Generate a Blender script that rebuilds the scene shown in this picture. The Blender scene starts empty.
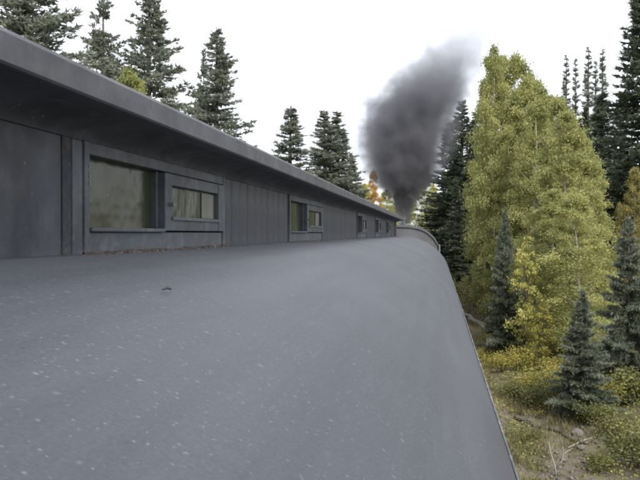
import bpy, bmesh, math, random
import numpy as np
from mathutils import Vector, Matrix
from mathutils import noise as mnoise

random.seed(7)
S = bpy.context.scene
COL = S.collection
R = math.radians

# ------------------------------------------------------------------ camera
CZ = 3.60                       # camera height above the rail head
F = 700.0                       # focal length in pixels of a 640 wide frame
YAW = math.atan(117.0 / F)      # the view turns left of the train's axis
cam = bpy.data.cameras.new('camera')
cam.sensor_width = 36.0
cam.lens = F / 640.0 * 36.0
cam.clip_start = 0.02
cam.clip_end = 4000.0
camo = bpy.data.objects.new('camera', cam)
COL.objects.link(camo)
camo.location = (0, 0, CZ)
camo.rotation_euler = (R(90 - 0.525), 0, YAW)
S.camera = camo

# ------------------------------------------------------------------ sky, sun, exposure
SUN_EL, SUN_AZ = R(46), R(150)      # azimuth clockwise from +Y: behind the camera and to the right
w = bpy.data.worlds.new('World'); S.world = w; w.use_nodes = True
wn = w.node_tree; wn.nodes.clear()
wo = wn.nodes.new('ShaderNodeOutputWorld')
bg1 = wn.nodes.new('ShaderNodeBackground'); bg1.inputs['Strength'].default_value = 0.12
sky = wn.nodes.new('ShaderNodeTexSky'); sky.sky_type = 'NISHITA'; sky.sun_disc = False
sky.sun_elevation = SUN_EL; sky.sun_rotation = SUN_AZ
wn.links.new(sky.outputs[0], bg1.inputs['Color'])
bg2 = wn.nodes.new('ShaderNodeBackground'); bg2.inputs['Strength'].default_value = 1.0
tc = wn.nodes.new('ShaderNodeTexCoord')
nz = wn.nodes.new('ShaderNodeTexNoise'); nz.inputs['Scale'].default_value = 2.2; nz.inputs['Detail'].default_value = 5
wn.links.new(tc.outputs['Generated'], nz.inputs['Vector'])
cr = wn.nodes.new('ShaderNodeValToRGB')
cr.color_ramp.elements[0].position = 0.3; cr.color_ramp.elements[0].color = (1.00, 1.03, 1.12, 1)
cr.color_ramp.elements[1].position = 0.7; cr.color_ramp.elements[1].color = (1.16, 1.17, 1.22, 1)
wn.links.new(nz.outputs[0], cr.inputs[0]); wn.links.new(cr.outputs[0], bg2.inputs['Color'])
mx = wn.nodes.new('ShaderNodeMixShader'); mx.inputs[0].default_value = 0.86
wn.links.new(bg1.outputs[0], mx.inputs[1]); wn.links.new(bg2.outputs[0], mx.inputs[2])
wn.links.new(mx.outputs[0], wo.inputs['Surface'])

sun = bpy.data.lights.new('sun', 'SUN'); sun.energy = 3.0; sun.angle = R(12); sun.color = (1.0, 0.95, 0.86)
suno = bpy.data.objects.new('sun', sun); COL.objects.link(suno)
sd = Vector((math.sin(SUN_AZ) * math.cos(SUN_EL), math.cos(SUN_AZ) * math.cos(SUN_EL), math.sin(SUN_EL)))
suno.rotation_euler = sd.to_track_quat('Z', 'Y').to_euler()

S.view_settings.view_transform = 'Standard'
S.view_settings.look = 'None'
S.view_settings.exposure = 0.45
S.view_settings.gamma = 1.0
S.cycles.filter_width = 2.0
S.cycles.use_denoising = True
S.cycles.max_bounces = 6
S.cycles.volume_bounces = 2
S.cycles.transparent_max_bounces = 16


def at(u, dc):
    """ground point seen in column u of the 640 wide frame, dc metres deep"""
    s = (u - 320.0) / F * dc
    return (-math.sin(YAW) * dc + math.cos(YAW) * s, math.cos(YAW) * dc + math.sin(YAW) * s)


def height_at(v, dc):
    return CZ + (233.5 - v) / F * dc


# ------------------------------------------------------------------ helpers
def tag(o, label=None, cat=None, group=None, kind=None):
    if label: o['label'] = label
    if cat: o['category'] = cat
    if group: o['group'] = group
    if kind: o['kind'] = kind
    return o


def empty(name, loc=(0, 0, 0), rz=0.0):
    o = bpy.data.objects.new(name, None); COL.objects.link(o)
    o.location = loc; o.rotation_euler = (0, 0, rz); o.empty_display_size = 0.3
    return o


def link(name, me, parent=None, loc=None):
    o = bpy.data.objects.new(name, me); COL.objects.link(o)
    if parent: o.parent = parent
    if loc: o.location = loc
    return o


class MB:
    """collects simple solids, links them as one mesh"""
    def __init__(s): s.v = []; s.f = []

    def add(s, vs, fs):
        b = len(s.v); s.v += [tuple(p) for p in vs]; s.f += [tuple(b + i for i in q) for q in fs]; return s

    def box(s, x0, x1, y0, y1, z0, z1):
        return s.add([(x0, y0, z0), (x1, y0, z0), (x1, y1, z0), (x0, y1, z0), (x0, y0, z1), (x1, y0, z1), (x1, y1, z1), (x0, y1, z1)],
                     [(0, 3, 2, 1), (4, 5, 6, 7), (0, 1, 5, 4), (1, 2, 6, 5), (2, 3, 7, 6), (3, 0, 4, 7)])

    def tube(s, pts, rads, n=8, caps=True):
        pts = [Vector(p) for p in pts]; rings = []
        for i, p in enumerate(pts):
            d = (pts[min(i + 1, len(pts) - 1)] - pts[max(i - 1, 0)]).normalized()
            a = d.orthogonal().normalized() if i == 0 else (a - d * a.dot(d)).normalized()
            b = d.cross(a); r = rads[i] if hasattr(rads, '__len__') else rads
            rings.append([p + (a * math.cos(2 * math.pi * k / n) + b * math.sin(2 * math.pi * k / n)) * r for k in range(n)])
        fs = []
        for i in range(len(pts) - 1):
            for k in range(n):
                fs.append((i * n + k, i * n + (k + 1) % n, (i + 1) * n + (k + 1) % n, (i + 1) * n + k))
        if caps:
            fs.append(tuple(range(n - 1, -1, -1))); fs.append(tuple((len(pts) - 1) * n + k for k in range(n)))
        return s.add([p for r_ in rings for p in r_], fs)

    def sheet(s, prof, ys, t, wob=0.0):
        """profile [(x,z)] swept along ys, thickness t (downwards)"""
        n = len(prof); vs = []
        for y in ys:
            for (x, z) in prof:
                h = wob * (mnoise.noise((x * 2.2, y * 1.1, 3.1)) + 0.5 * mnoise.noise((x * 6, y * 3.3, 9.0)))
                vs.append((x, y, z + h))
        m = len(ys)
        for y in ys:
            for (x, z) in prof: vs.append((x, y, z - t))
        fs = []; o = n * m
        for j in range(m - 1):
            for i in range(n - 1):
                a = j * n + i
                fs.append((a, a + 1, a + n + 1, a + n)); fs.append((o + a, o + a + n, o + a + n + 1, o + a + 1))
            a = j * n; fs.append((a, a + n, o + a + n, o + a))
            a = j * n + n - 1; fs.append((a, o + a, o + a + n, a + n))
        for j in (0, m - 1):
            for i in range(n - 1):
                a = j * n + i
                q = (a, o + a, o + a + 1, a + 1); fs.append(q if j == 0 else q[::-1])
        return s.add(vs, fs)

    def build(s, name, mat, parent=None, bevel=0.0, smooth=False, off=(0, 0, 0)):
        me = bpy.data.meshes.new(name)
        me.from_pydata([(p[0] - off[0], p[1] - off[1], p[2] - off[2]) for p in s.v], [], s.f)
        me.materials.append(mat)
        if smooth: me.polygons.foreach_set('use_smooth', [True] * len(me.polygons))
        me.update()
        o = link(name, me, parent)
        if bevel:
            m = o.modifiers.new('bevel', 'BEVEL'); m.width = bevel; m.segments = 2; m.limit_method = 'ANGLE'; m.angle_limit = R(40)
        return o


def np_mesh(name, verts, faces, mats, rnd=None, smooth=False):
    """fast mesh from arrays; faces (n,3) or (n,4)"""
    me = bpy.data.meshes.new(name)
    verts = np.asarray(verts, np.float32); faces = np.asarray(faces, np.int32); k = faces.shape[1]
    me.vertices.add(len(verts)); me.vertices.foreach_set('co', verts.ravel())
    me.loops.add(faces.size); me.loops.foreach_set('vertex_index', faces.ravel())
    me.polygons.add(len(faces))
    me.polygons.foreach_set('loop_start', np.arange(0, faces.size, k, dtype=np.int32))
    if rnd is not None:
        a = me.attributes.new('rnd', 'FLOAT', 'POINT'); a.data.foreach_set('value', np.asarray(rnd, np.float32))
    if smooth: me.polygons.foreach_set('use_smooth', np.ones(len(faces), bool))
    me.materials.append(mats)
    me.update(calc_edges=True); me.validate()
    return me


# ------------------------------------------------------------------ materials
def mat(name):
    m = bpy.data.materials.new(name); m.use_nodes = True
    nt = m.node_tree; nt.nodes.clear()
    out = nt.nodes.new('ShaderNodeOutputMaterial'); p = nt.nodes.new('ShaderNodeBsdfPrincipled')
    nt.links.new(p.outputs[0], out.inputs['Surface'])
    return m, nt, p, out


def N(nt, typ, **kw):
    n = nt.nodes.new(typ)
    for k, v in kw.items():
        if k in n.inputs: n.inputs[k].default_value = v
        else: setattr(n, k, v)
    return n


def ramp(nt, src, stops):
    c = nt.nodes.new('ShaderNodeValToRGB'); el = c.color_ramp.elements
    while len(el) < len(stops): el.new(0.5)
    for e, (p, col) in zip(el, stops): e.position = p; e.color = (*col, 1)
    nt.links.new(src, c.inputs[0]); return c.outputs[0]


def mixc(nt, fac, a, b, mode='MIX'):
    m = nt.nodes.new('ShaderNodeMix'); m.data_type = 'RGBA'; m.blend_type = mode
    for i, s in ((0, fac), (6, a), (7, b)):
        if isinstance(s, (int, float)): m.inputs[i].default_value = s
        elif isinstance(s, tuple): m.inputs[i].default_value = (*s, 1)
        else: nt.links.new(s, m.inputs[i])
    return m.outputs[2]


def coord(nt, scale=(1, 1, 1)):
    t = nt.nodes.new('ShaderNodeTexCoord'); mp = nt.nodes.new('ShaderNodeMapping'); mp.inputs['Scale'].default_value = scale
    nt.links.new(t.outputs['Object'], mp.inputs['Vector']); return mp.outputs[0]


def noise(nt, vec, scale, detail=4, rough=0.55):
    n = N(nt, 'ShaderNodeTexNoise', Scale=scale, Detail=detail, Roughness=rough)
    nt.links.new(vec, n.inputs['Vector']); return n.outputs[0]


def bump(nt, p, h, strength, dist=0.01):
    b = N(nt, 'ShaderNodeBump', Strength=strength, Distance=dist)
    nt.links.new(h, b.inputs['Height']); nt.links.new(b.outputs[0], p.inputs['Normal'])


def paint(name, base, rough=0.55, var=0.35, sc=6, dust=(0.2, 0.2, 0.21), dustamt=0.35, stretch=(1, 1, 0.35)):
    """weathered paint: mottled, vertical streaks, dust and chips"""
    m, nt, p, out = mat(name)
    v = coord(nt); vs = coord(nt, stretch)
    lo = tuple(c * (1 - var) for c in base); hi = tuple(c * (1 + var) for c in base)
    c = ramp(nt, noise(nt, vs, sc, 6), [(0.3, lo), (0.7, hi)])
    d = ramp(nt, noise(nt, v, sc * 3.3, 5, 0.65), [(0.5, (0, 0, 0)), (0.75, (dustamt,) * 3)])
    c = mixc(nt, d, c, dust)
    ch = ramp(nt, noise(nt, v, 55, 3, 0.6), [(0.70, (0, 0, 0)), (0.74, (0.8, 0.8, 0.8))])
    c = mixc(nt, ch, c, (0.20, 0.195, 0.185))
    nt.links.new(c, p.inputs['Base Color'])
    rr = ramp(nt, noise(nt, v, sc * 2, 4), [(0.3, (rough - 0.1,) * 3), (0.7, (rough + 0.15,) * 3)])
    nt.links.new(rr, p.inputs['Roughness'])
    bump(nt, p, noise(nt, v, 40, 5), 0.25, 0.004)
    return m


M = {}
M['wall'] = paint('wall_paint', (0.036, 0.042, 0.053), 0.55, stretch=(1, 3.0, 0.25), sc=5, dustamt=0.2)
M['trim'] = paint('trim_paint', (0.062, 0.074, 0.087), 0.5, stretch=(1, 0.5, 1), sc=7, dustamt=0.45)
M['fascia'] = paint('fascia_paint', (0.050, 0.053, 0.062), 0.5, stretch=(1, 0.3, 1), sc=5, dustamt=0.2)
M['soffit'] = paint('soffit_paint', (0.046, 0.051, 0.062), 0.7)
M['side'] = paint('side_paint', (0.038, 0.042, 0.046), 0.5, sc=3)
M['boxcar'] = paint('arch_car_paint', (0.105, 0.108, 0.118), 0.6, sc=3)
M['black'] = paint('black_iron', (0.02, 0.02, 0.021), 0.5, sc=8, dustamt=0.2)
M['bead'] = paint('bead_paint', (0.10, 0.11, 0.12), 0.5, sc=8)
M['drip'] = paint('worn_drip_edge', (0.085, 0.095, 0.098), 0.45, sc=5, dust=(0.4, 0.44, 0.42), dustamt=0.6)
M['steel'] = paint('worn_steel', (0.16, 0.17, 0.175), 0.45, sc=10)


def roof_mat(name, base):
    m, nt, p, out = mat(name)
    v = coord(nt)
    c = ramp(nt, noise(nt, v, 2.2, 6, 0.6), [(0.3, tuple(b * 0.86 for b in base)), (0.7, tuple(b * 1.14 for b in base))])
    # wiped, sweeping soot streaks across the sheet
    st = ramp(nt, noise(nt, coord(nt, (9.0, 0.55, 9.0)), 2.2, 5, 0.6), [(0.42, (0, 0, 0)), (0.72, (0.75,) * 3)])
    c = mixc(nt, st, c, tuple(b * 0.74 for b in base))
    g = ramp(nt, noise(nt, v, 300, 3, 0.7), [(0.35, (0.86, 0.86, 0.86)), (0.68, (1.14, 1.14, 1.14))])
    c = mixc(nt, 1.0, c, g, 'MULTIPLY')
    # pale specks and droppings
    for sc, thr, keep, col, amt in ((26, 0.12, 0.62, (0.36, 0.37, 0.40), 0.4), (47, 0.20, 0.50, (0.27, 0.28, 0.31), 0.42), (90, 0.30, 0.45, (0.20, 0.21, 0.235), 0.45), (170, 0.4, 0.4, (0.18, 0.19, 0.22), 0.6), (30, 0.14, 0.66, (0.02, 0.02, 0.022), 0.9)):
        vo = N(nt, 'ShaderNodeTexVoronoi', Scale=sc, Randomness=1.0)
        dv = nt.nodes.new('ShaderNodeVectorMath'); dv.operation = 'ADD'
        nn = N(nt, 'ShaderNodeTexNoise', Scale=sc * 2.2, Detail=2)
        nt.links.new(v, nn.inputs['Vector'])
        sc_ = nt.nodes.new('ShaderNodeVectorMath'); sc_.operation = 'SCALE'; sc_.inputs['Scale'].default_value = 0.35 / sc
        nt.links.new(nn.outputs['Color'], sc_.inputs[0]); nt.links.new(v, dv.inputs[0]); nt.links.new(sc_.outputs[0], dv.inputs[1])
        nt.links.new(dv.outputs[0], vo.inputs['Vector'])
        sep = nt.nodes.new('ShaderNodeSeparateColor'); nt.links.new(vo.outputs['Color'], sep.inputs[0])
        pick = N(nt, 'ShaderNodeMapRange'); pick.inputs[1].default_value = keep; pick.inputs[2].default_value = 1.0
        nt.links.new(sep.outputs[0], pick.inputs[0])
        mul = N(nt, 'ShaderNodeMath', operation='MULTIPLY'); nt.links.new(pick.outputs[0], mul.inputs[0]); mul.inputs[1].default_value = thr
        lt = N(nt, 'ShaderNodeMapRange', interpolation_type='SMOOTHSTEP')
        nt.links.new(vo.outputs['Distance'], lt.inputs[0]); nt.links.new(mul.outputs[0], lt.inputs[1])
        lt.inputs[2].default_value = 0.0
        lt.inputs[3].default_value = 0.0; lt.inputs[4].default_value = amt
        c = mixc(nt, lt.outputs[0], c, col)
    nt.links.new(c, p.inputs['Base Color'])
    p.inputs['Roughness'].default_value = 0.52
    bump(nt, p, noise(nt, v, 160, 4, 0.6), 0.18, 0.003)
    return m


M['roof'] = roof_mat('roof_sheet', (0.053, 0.0595, 0.0735))
M['roof2'] = roof_mat('arch_roof_sheet', (0.10, 0.104, 0.118))

m, nt, p, out = mat('dusty_glass')
v = coord(nt)
c = ramp(nt, noise(nt, coord(nt, (1, 1, 0.5)), 9, 6, 0.6), [(0.3, (0.036, 0.043, 0.021)), (0.55, (0.058, 0.067, 0.035)), (0.75, (0.11, 0.118, 0.072))])
c = mixc(nt, ramp(nt, noise(nt, v, 90, 2), [(0.68, (0, 0, 0)), (0.76, (0.6, 0.6, 0.6))]), c, (0.22, 0.22, 0.19))
nt.links.new(c, p.inputs['Base Color']); p.inputs['Roughness'].default_value = 0.22; p.inputs['Specular IOR Level'].default_value = 0.22
bump(nt, p, noise(nt, v, 7, 3), 0.35, 0.02)
M['glass'] = m
m, nt, p, out = mat('clean_glass')
p.inputs['Base Color'].default_value = (0.04, 0.045, 0.045, 1); p.inputs['Roughness'].default_value = 0.08
M['cleanglass'] = m
m, nt, p, out = mat('pale_reflection_peel')  # pale tone for the painted pane reflection, shared with the peeling paint flakes
c = ramp(nt, noise(nt, coord(nt), 14, 5), [(0.3, (0.15, 0.155, 0.125)), (0.7, (0.25, 0.25, 0.21))])
nt.links.new(c, p.inputs['Base Color']); p.inputs['Roughness'].default_value = 0.6
M['reflection_peel'] = m
m, nt, p, out = mat('peeling_putty')
v = coord(nt)
c = ramp(nt, noise(nt, v, 38, 5, 0.7), [(0.35, (0.032, 0.036, 0.043)), (0.57, (0.045, 0.049, 0.056)), (0.62, (0.085, 0.07, 0.06)), (0.66, (0.055, 0.057, 0.062)), (0.76, (0.26, 0.26, 0.26))])
nt.links.new(c, p.inputs['Base Color']); p.inputs['Roughness'].default_value = 0.8
bump(nt, p, noise(nt, v, 70, 4), 0.6, 0.006)
M['putty'] = m
m, nt, p, out = mat('rust_grit')
c = ramp(nt, noise(nt, coord(nt), 60, 3), [(0.35, (0.03, 0.027, 0.025)), (0.6, (0.09, 0.068, 0.055)), (0.75, (0.25, 0.24, 0.23))])
nt.links.new(c, p.inputs['Base Color']); p.inputs['Roughness'].default_value = 0.9
M['grit'] = m


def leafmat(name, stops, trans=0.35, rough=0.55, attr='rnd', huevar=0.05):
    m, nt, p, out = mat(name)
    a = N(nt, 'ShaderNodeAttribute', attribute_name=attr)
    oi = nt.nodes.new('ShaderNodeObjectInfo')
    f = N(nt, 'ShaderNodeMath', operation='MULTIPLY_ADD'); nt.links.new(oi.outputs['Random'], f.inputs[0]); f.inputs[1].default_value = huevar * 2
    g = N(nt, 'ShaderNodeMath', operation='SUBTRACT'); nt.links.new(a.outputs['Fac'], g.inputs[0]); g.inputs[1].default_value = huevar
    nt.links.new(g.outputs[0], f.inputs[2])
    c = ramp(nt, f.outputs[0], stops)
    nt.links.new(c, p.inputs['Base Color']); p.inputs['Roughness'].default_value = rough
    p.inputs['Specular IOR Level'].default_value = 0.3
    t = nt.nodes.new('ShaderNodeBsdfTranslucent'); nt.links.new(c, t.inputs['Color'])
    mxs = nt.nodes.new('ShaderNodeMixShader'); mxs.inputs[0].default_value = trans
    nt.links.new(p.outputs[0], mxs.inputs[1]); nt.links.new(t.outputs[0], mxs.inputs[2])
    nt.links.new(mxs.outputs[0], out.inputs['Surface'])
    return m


M['spruce'] = leafmat('spruce_needles', [(0.0, (0.036, 0.050, 0.034)), (0.5, (0.080, 0.102, 0.066)), (1.0, (0.155, 0.178, 0.118))], 0.25)
M['pine'] = leafmat('pale_needles', [(0.0, (0.11, 0.13, 0.10)), (0.5, (0.235, 0.26, 0.205)), (1.0, (0.40, 0.42, 0.34))], 0.4)
M['bluespruce'] = leafmat('blue_needles', [(0.0, (0.065, 0.085, 0.055)), (0.5, (0.145, 0.172, 0.122)), (1.0, (0.30, 0.325, 0.25))], 0.25)
M['aspen'] = leafmat('aspen_leaves', [(0.0, (0.24, 0.26, 0.095)), (0.5, (0.41, 0.425, 0.17)), (0.85, (0.50, 0.50, 0.21)), (1.0, (0.58, 0.54, 0.23))], 0.5)
M['aspengold'] = leafmat('gold_aspen_leaves', [(0.0, (0.17, 0.16, 0.06)), (0.5, (0.34, 0.30, 0.11)), (1.0, (0.52, 0.44, 0.17))], 0.4)
M['aspenyellow'] = leafmat('yellow_aspen_leaves', [(0.0, (0.28, 0.28, 0.085)), (0.5, (0.47, 0.455, 0.14)), (1.0, (0.64, 0.61, 0.23))], 0.45)
M['aspenorange'] = leafmat('orange_aspen_leaves', [(0.0, (0.38, 0.24, 0.06)), (0.5, (0.60, 0.38, 0.09)), (1.0, (0.70, 0.54, 0.20))], 0.4)
M['brushgreen'] = leafmat('brush_leaves', [(0.0, (0.09, 0.105, 0.035)), (0.5, (0.18, 0.195, 0.065)), (1.0, (0.32, 0.32, 0.11))], 0.35)
M['brusholive'] = leafmat('olive_brush_leaves', [(0.0, (0.09, 0.09, 0.04)), (0.5, (0.17, 0.16, 0.065)), (1.0, (0.30, 0.27, 0.11))], 0.3)
M['brushyellow'] = leafmat('yellow_brush_leaves', [(0.0, (0.20, 0.185, 0.05)), (0.5, (0.36, 0.325, 0.085)), (1.0, (0.54, 0.48, 0.14))], 0.35)
M['brushred'] = leafmat('rust_brush_leaves', [(0.0, (0.10, 0.065, 0.04)), (0.5, (0.20, 0.13, 0.085)), (1.0, (0.33, 0.24, 0.15))], 0.3)
M['grass'] = leafmat('dry_grass', [(0.0, (0.09, 0.085, 0.035)), (0.45, (0.17, 0.155, 0.07)), (0.75, (0.26, 0.23, 0.12)), (1.0, (0.38, 0.33, 0.20))], 0.25)
M['twig'] = leafmat('bleached_twig', [(0.0, (0.30, 0.28, 0.25)), (1.0, (0.5, 0.47, 0.43))], 0.0)

for nm, a, b in (('bark', (0.05, 0.04, 0.032), (0.13, 0.11, 0.09)), ('log', (0.20, 0.18, 0.155), (0.42, 0.39, 0.35)), ('darklog', (0.045, 0.04, 0.036), (0.13, 0.115, 0.10))):
    m, nt, p, out = mat(nm)
    c = ramp(nt, noise(nt, coord(nt, (1, 1, 0.25) if nm == 'bark' else (1, 1, 1)), 14, 6, 0.65), [(0.3, a), (0.7, b)])
    nt.links.new(c, p.inputs['Base Color']); p.inputs['Roughness'].default_value = 0.9
    bump(nt, p, noise(nt, coord(nt), 30, 5), 0.5, 0.02); M[nm] = m
m, nt, p, out = mat('aspen_bark')
c = ramp(nt, noise(nt, coord(nt, (1, 1, 3.5)), 3.2, 5, 0.7), [(0.36, (0.06, 0.055, 0.05)), (0.45, (0.40, 0.39, 0.33)), (0.7, (0.58, 0.57, 0.50))])
nt.links.new(c, p.inputs['Base Color']); p.inputs['Roughness'].default_value = 0.8; M['aspenbark'] = m
m, nt, p, out = mat('rock')
c = ramp(nt, noise(nt, coord(nt), 4, 8, 0.65), [(0.3, (0.10, 0.09, 0.085)), (0.7, (0.24, 0.22, 0.21))])
nt.links.new(c, p.inputs['Base Color']); p.inputs['Roughness'].default_value = 0.9
bump(nt, p, noise(nt, coord(nt), 12, 6), 0.6, 0.05); M['rock'] = m
m, nt, p, out = mat('forest_ground')
v = coord(nt)
c = ramp(nt, noise(nt, v, 0.9, 8, 0.65), [(0.30, (0.085, 0.072, 0.05)), (0.48, (0.165, 0.132, 0.103)), (0.58, (0.15, 0.138, 0.068)), (0.72, (0.22, 0.18, 0.145))])
c = mixc(nt, ramp(nt, noise(nt, v, 14, 5, 0.7), [(0.45, (0, 0, 0)), (0.7, (0.55,) * 3)]), c, (0.27, 0.24, 0.20))
c = mixc(nt, ramp(nt, noise(nt, v, 33, 4, 0.7), [(0.55, (0, 0, 0)), (0.65, (0.7,) * 3)]), c, (0.055, 0.045, 0.035))
nt.links.new(c, p.inputs['Base Color']); p.inputs['Roughness'].default_value = 0.95
bump(nt, p, noise(nt, v, 9, 7, 0.7), 0.8, 0.08); M['ground'] = m
m, nt, p, out = mat('ballast')
v = coord(nt)
vo = N(nt, 'ShaderNodeTexVoronoi', Scale=16.0); nt.links.new(v, vo.inputs['Vector'])
c = ramp(nt, vo.outputs['Distance'], [(0.1, (0.24, 0.22, 0.20)), (0.7, (0.05, 0.045, 0.04))])
nt.links.new(c, p.inputs['Base Color']); p.inputs['Roughness'].default_value = 0.95
bump(nt, p, vo.outputs['Distance'], 0.7, 0.05); M['ballast'] = m

# ------------------------------------------------------------------ ground
def cx(y):
    """train centre line: straight under the first car, easing to the left ahead"""
    return -1.2 - 0.00085 * max(0.0, y - 11.0) ** 2


def gz(x, y):
    d = abs(x - cx(min(y, 80)))
    if d < 1.7: h = -0.22
    else: h = -0.22 - 0.62 * min(1.0, (d - 1.7) / 1.3) ** 0.9
    if x > 4: h += 0.035 * (x - 4) + 0.0009 * max(0, min(x, 70) - 14) ** 2
    if x < -6: h += 0.02 * (-6 - x)
    if d > 1.7:
        k = min(1.0, (d - 1.7) / 1.5)
        h += k * (0.22 * mnoise.noise((x * 0.35, y * 0.35, 0.5)) + 0.10 * mnoise.noise((x * 1.1, y * 1.1, 4.2)) + 0.04 * mnoise.noise((x * 3.1, y * 3.1, 7.7)))
    return min(h, 25.0)


xs = np.concatenate([-np.geomspace(12, 900, 16)[::-1], np.arange(-10, -3.2, 0.8), np.arange(-3.2, 10, 0.22), np.arange(10, 30, 1.0), np.geomspace(31, 900, 16)])
ys = np.concatenate([-np.geomspace(6, 300, 9)[::-1], np.arange(-5, 3, 1.0), np.arange(3, 44, 0.3), np.arange(44, 90, 1.5), np.geomspace(92, 1500, 14)])
V = [(x, y, gz(x, y)) for y in ys for x in xs]
nx = len(xs)
Fc = [(j * nx + i, j * nx + i + 1, (j + 1) * nx + i + 1, (j + 1) * nx + i) for j in range(len(ys) - 1) for i in range(nx - 1)]
tag(link('ground', np_mesh('ground', V, Fc, M['ground'], smooth=True)), kind='structure')

b = MB(); ysr = list(np.arange(-30, 90, 1.5))
prof = [(-1.75, -0.5), (-1.3, -0.16), (1.3, -0.16), (1.75, -0.5)]
vs = []; fs = []
for y in ysr:
    for (px, pz) in prof: vs.append((cx(y) + px, y, pz))
for j in range(len(ysr) - 1):
    for i in range(3): a = j * 4 + i; fs.append((a, a + 1, a + 5, a + 4))
b.add(vs, fs)
tag(b.build('track_bed', M['ballast']), kind='structure')
for sgn in (-1, 1):
    b = MB(); vs = []; fs = []
    pr = [(-0.055, -0.159), (-0.055, -0.14), (-0.01, -0.12), (-0.01, -0.04), (-0.03, -0.03), (-0.03, 0.0), (0.03, 0.0), (0.03, -0.03), (0.01, -0.04), (0.01, -0.12), (0.055, -0.14), (0.055, -0.159)]
    for y in ysr:
        for (px, pz) in pr: vs.append((cx(y) + sgn * 0.48 + px, y, pz))
    k = len(pr)
    for j in range(len(ysr) - 1):
        for i in range(k): fs.append((j * k + i, j * k + (i + 1) % k, (j + 1) * k + (i + 1) % k, (j + 1) * k + i))
    b.add(vs, fs); tag(b.build('rail', M['steel']), kind='structure')

# ------------------------------------------------------------------ running gear
wheel_me = None


def bogie(root, y, zc=0.42, name='bogie', r=0.42):
    """four wheeled truck, local coordinates of the car (x across, centre 0)"""
    global wheel_me
    b = MB()
    for s in (-1, 1): b.box(s * 0.66 - 0.05, s * 0.66 + 0.05, y - 1.15, y + 1.15, zc + 0.02, zc + 0.17)
    b.box(-0.6, 0.6, y - 0.2, y + 0.2, zc + 0.05, zc + 0.28)
    for yy in (y - 0.8, y + 0.8): b.tube([(-0.6, yy, zc), (0.6, yy, zc)], 0.06, 8)
    o = b.build(name, M['black'], root, bevel=0.01)
    if wheel_me is None:
        q = MB()
        q.tube([(-0.07, 0, 0), (-0.045, 0, 0), (-0.045, 0, 0), (0.05, 0, 0), (0.05, 0, 0), (0.03, 0, 0)], [0.46, 0.46, 0.42, 0.41, 0.34, 0.30], 24)
        q.tube([(0.02, 0, 0), (0.11, 0, 0)], [0.12, 0.10], 12)
        t = q.build('wheel', M['black'], None); wheel_me = t.data; bpy.data.objects.remove(t)
    for s in (-1, 1):
        for yy in (y - 0.8, y + 0.8):
            wv = link('wheel', wheel_me, o, (s * 0.5, yy, zc)); wv.scale = (1, r / 0.42, r / 0.42)
            if s < 0: wv.rotation_euler = (0, 0, math.pi)
    return o


# ------------------------------------------------------------------ the coach in front of the camera
XC = -1.2                       # centre line
CY0, CY1 = -2.6, 10.42          # ends of the roof
W = -0.60                       # clerestory wall plane
zb = CZ - 0.037                 # foot of the clerestory wall
zf = CZ + 0.161                 # foot of the frieze board
zs = CZ + 0.191                 # underside of the eave
zt = CZ + 0.236                 # top of the fascia
coach = empty('passenger_car', (XC, 3.9, 0))
tag(coach, 'dark grey railway coach whose dusty curved roof and clerestory windows fill the near left', 'train car')
OFF = (XC, 3.9, 0)


def cb(mb, name, m, parent=None, **kw):
    return mb.build(name, m, parent or coach, off=OFF if kw.pop('world', True) else (0, 0, 0), **kw)


prof = [(-0.66, -0.034), (-0.60, -0.036), (-0.52, -0.038), (-0.44, -0.043), (-0.36, -0.055), (-0.28, -0.076), (-0.20, -0.106), (-0.12, -0.146), (-0.05, -0.192), (0.01, -0.243), (0.06, -0.297), (0.10, -0.350), (0.126, -0.398), (0.134, -0.420)]
ysl = list(np.arange(CY0, 2.6, 0.06)) + list(np.arange(2.6, CY1, 0.2)) + [CY1]
deck = cb(MB().sheet([(x, CZ + z) for x, z in prof], ysl, 0.012, 0.0035), 'lower_roof', M['roof'], smooth=True)
mm = deck.modifiers.new('edge', 'EDGE_SPLIT'); mm.split_angle = R(50)
cb(MB().box(0.134, 0.139, CY0, CY1, CZ - 0.436, CZ - 0.416), 'drip_rail', M['drip'], deck, bevel=0.0015)
for y in (-0.6, 3.42, 4.76, 6.10, 7.44, 8.78):
    cb(MB().sheet([(x, CZ + z + 0.0004) for x, z in prof[1:-1]], [y, y + 0.02, y + 0.04], 0.004, 0.0035), 'roof_seam', M['roof'], deck, smooth=True)
deck2 = cb(MB().sheet([(2 * XC - x, CZ + z) for x, z in prof][::-1], ysl[::4] + [CY1], 0.012), 'lower_roof', M['roof'], smooth=True)

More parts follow.
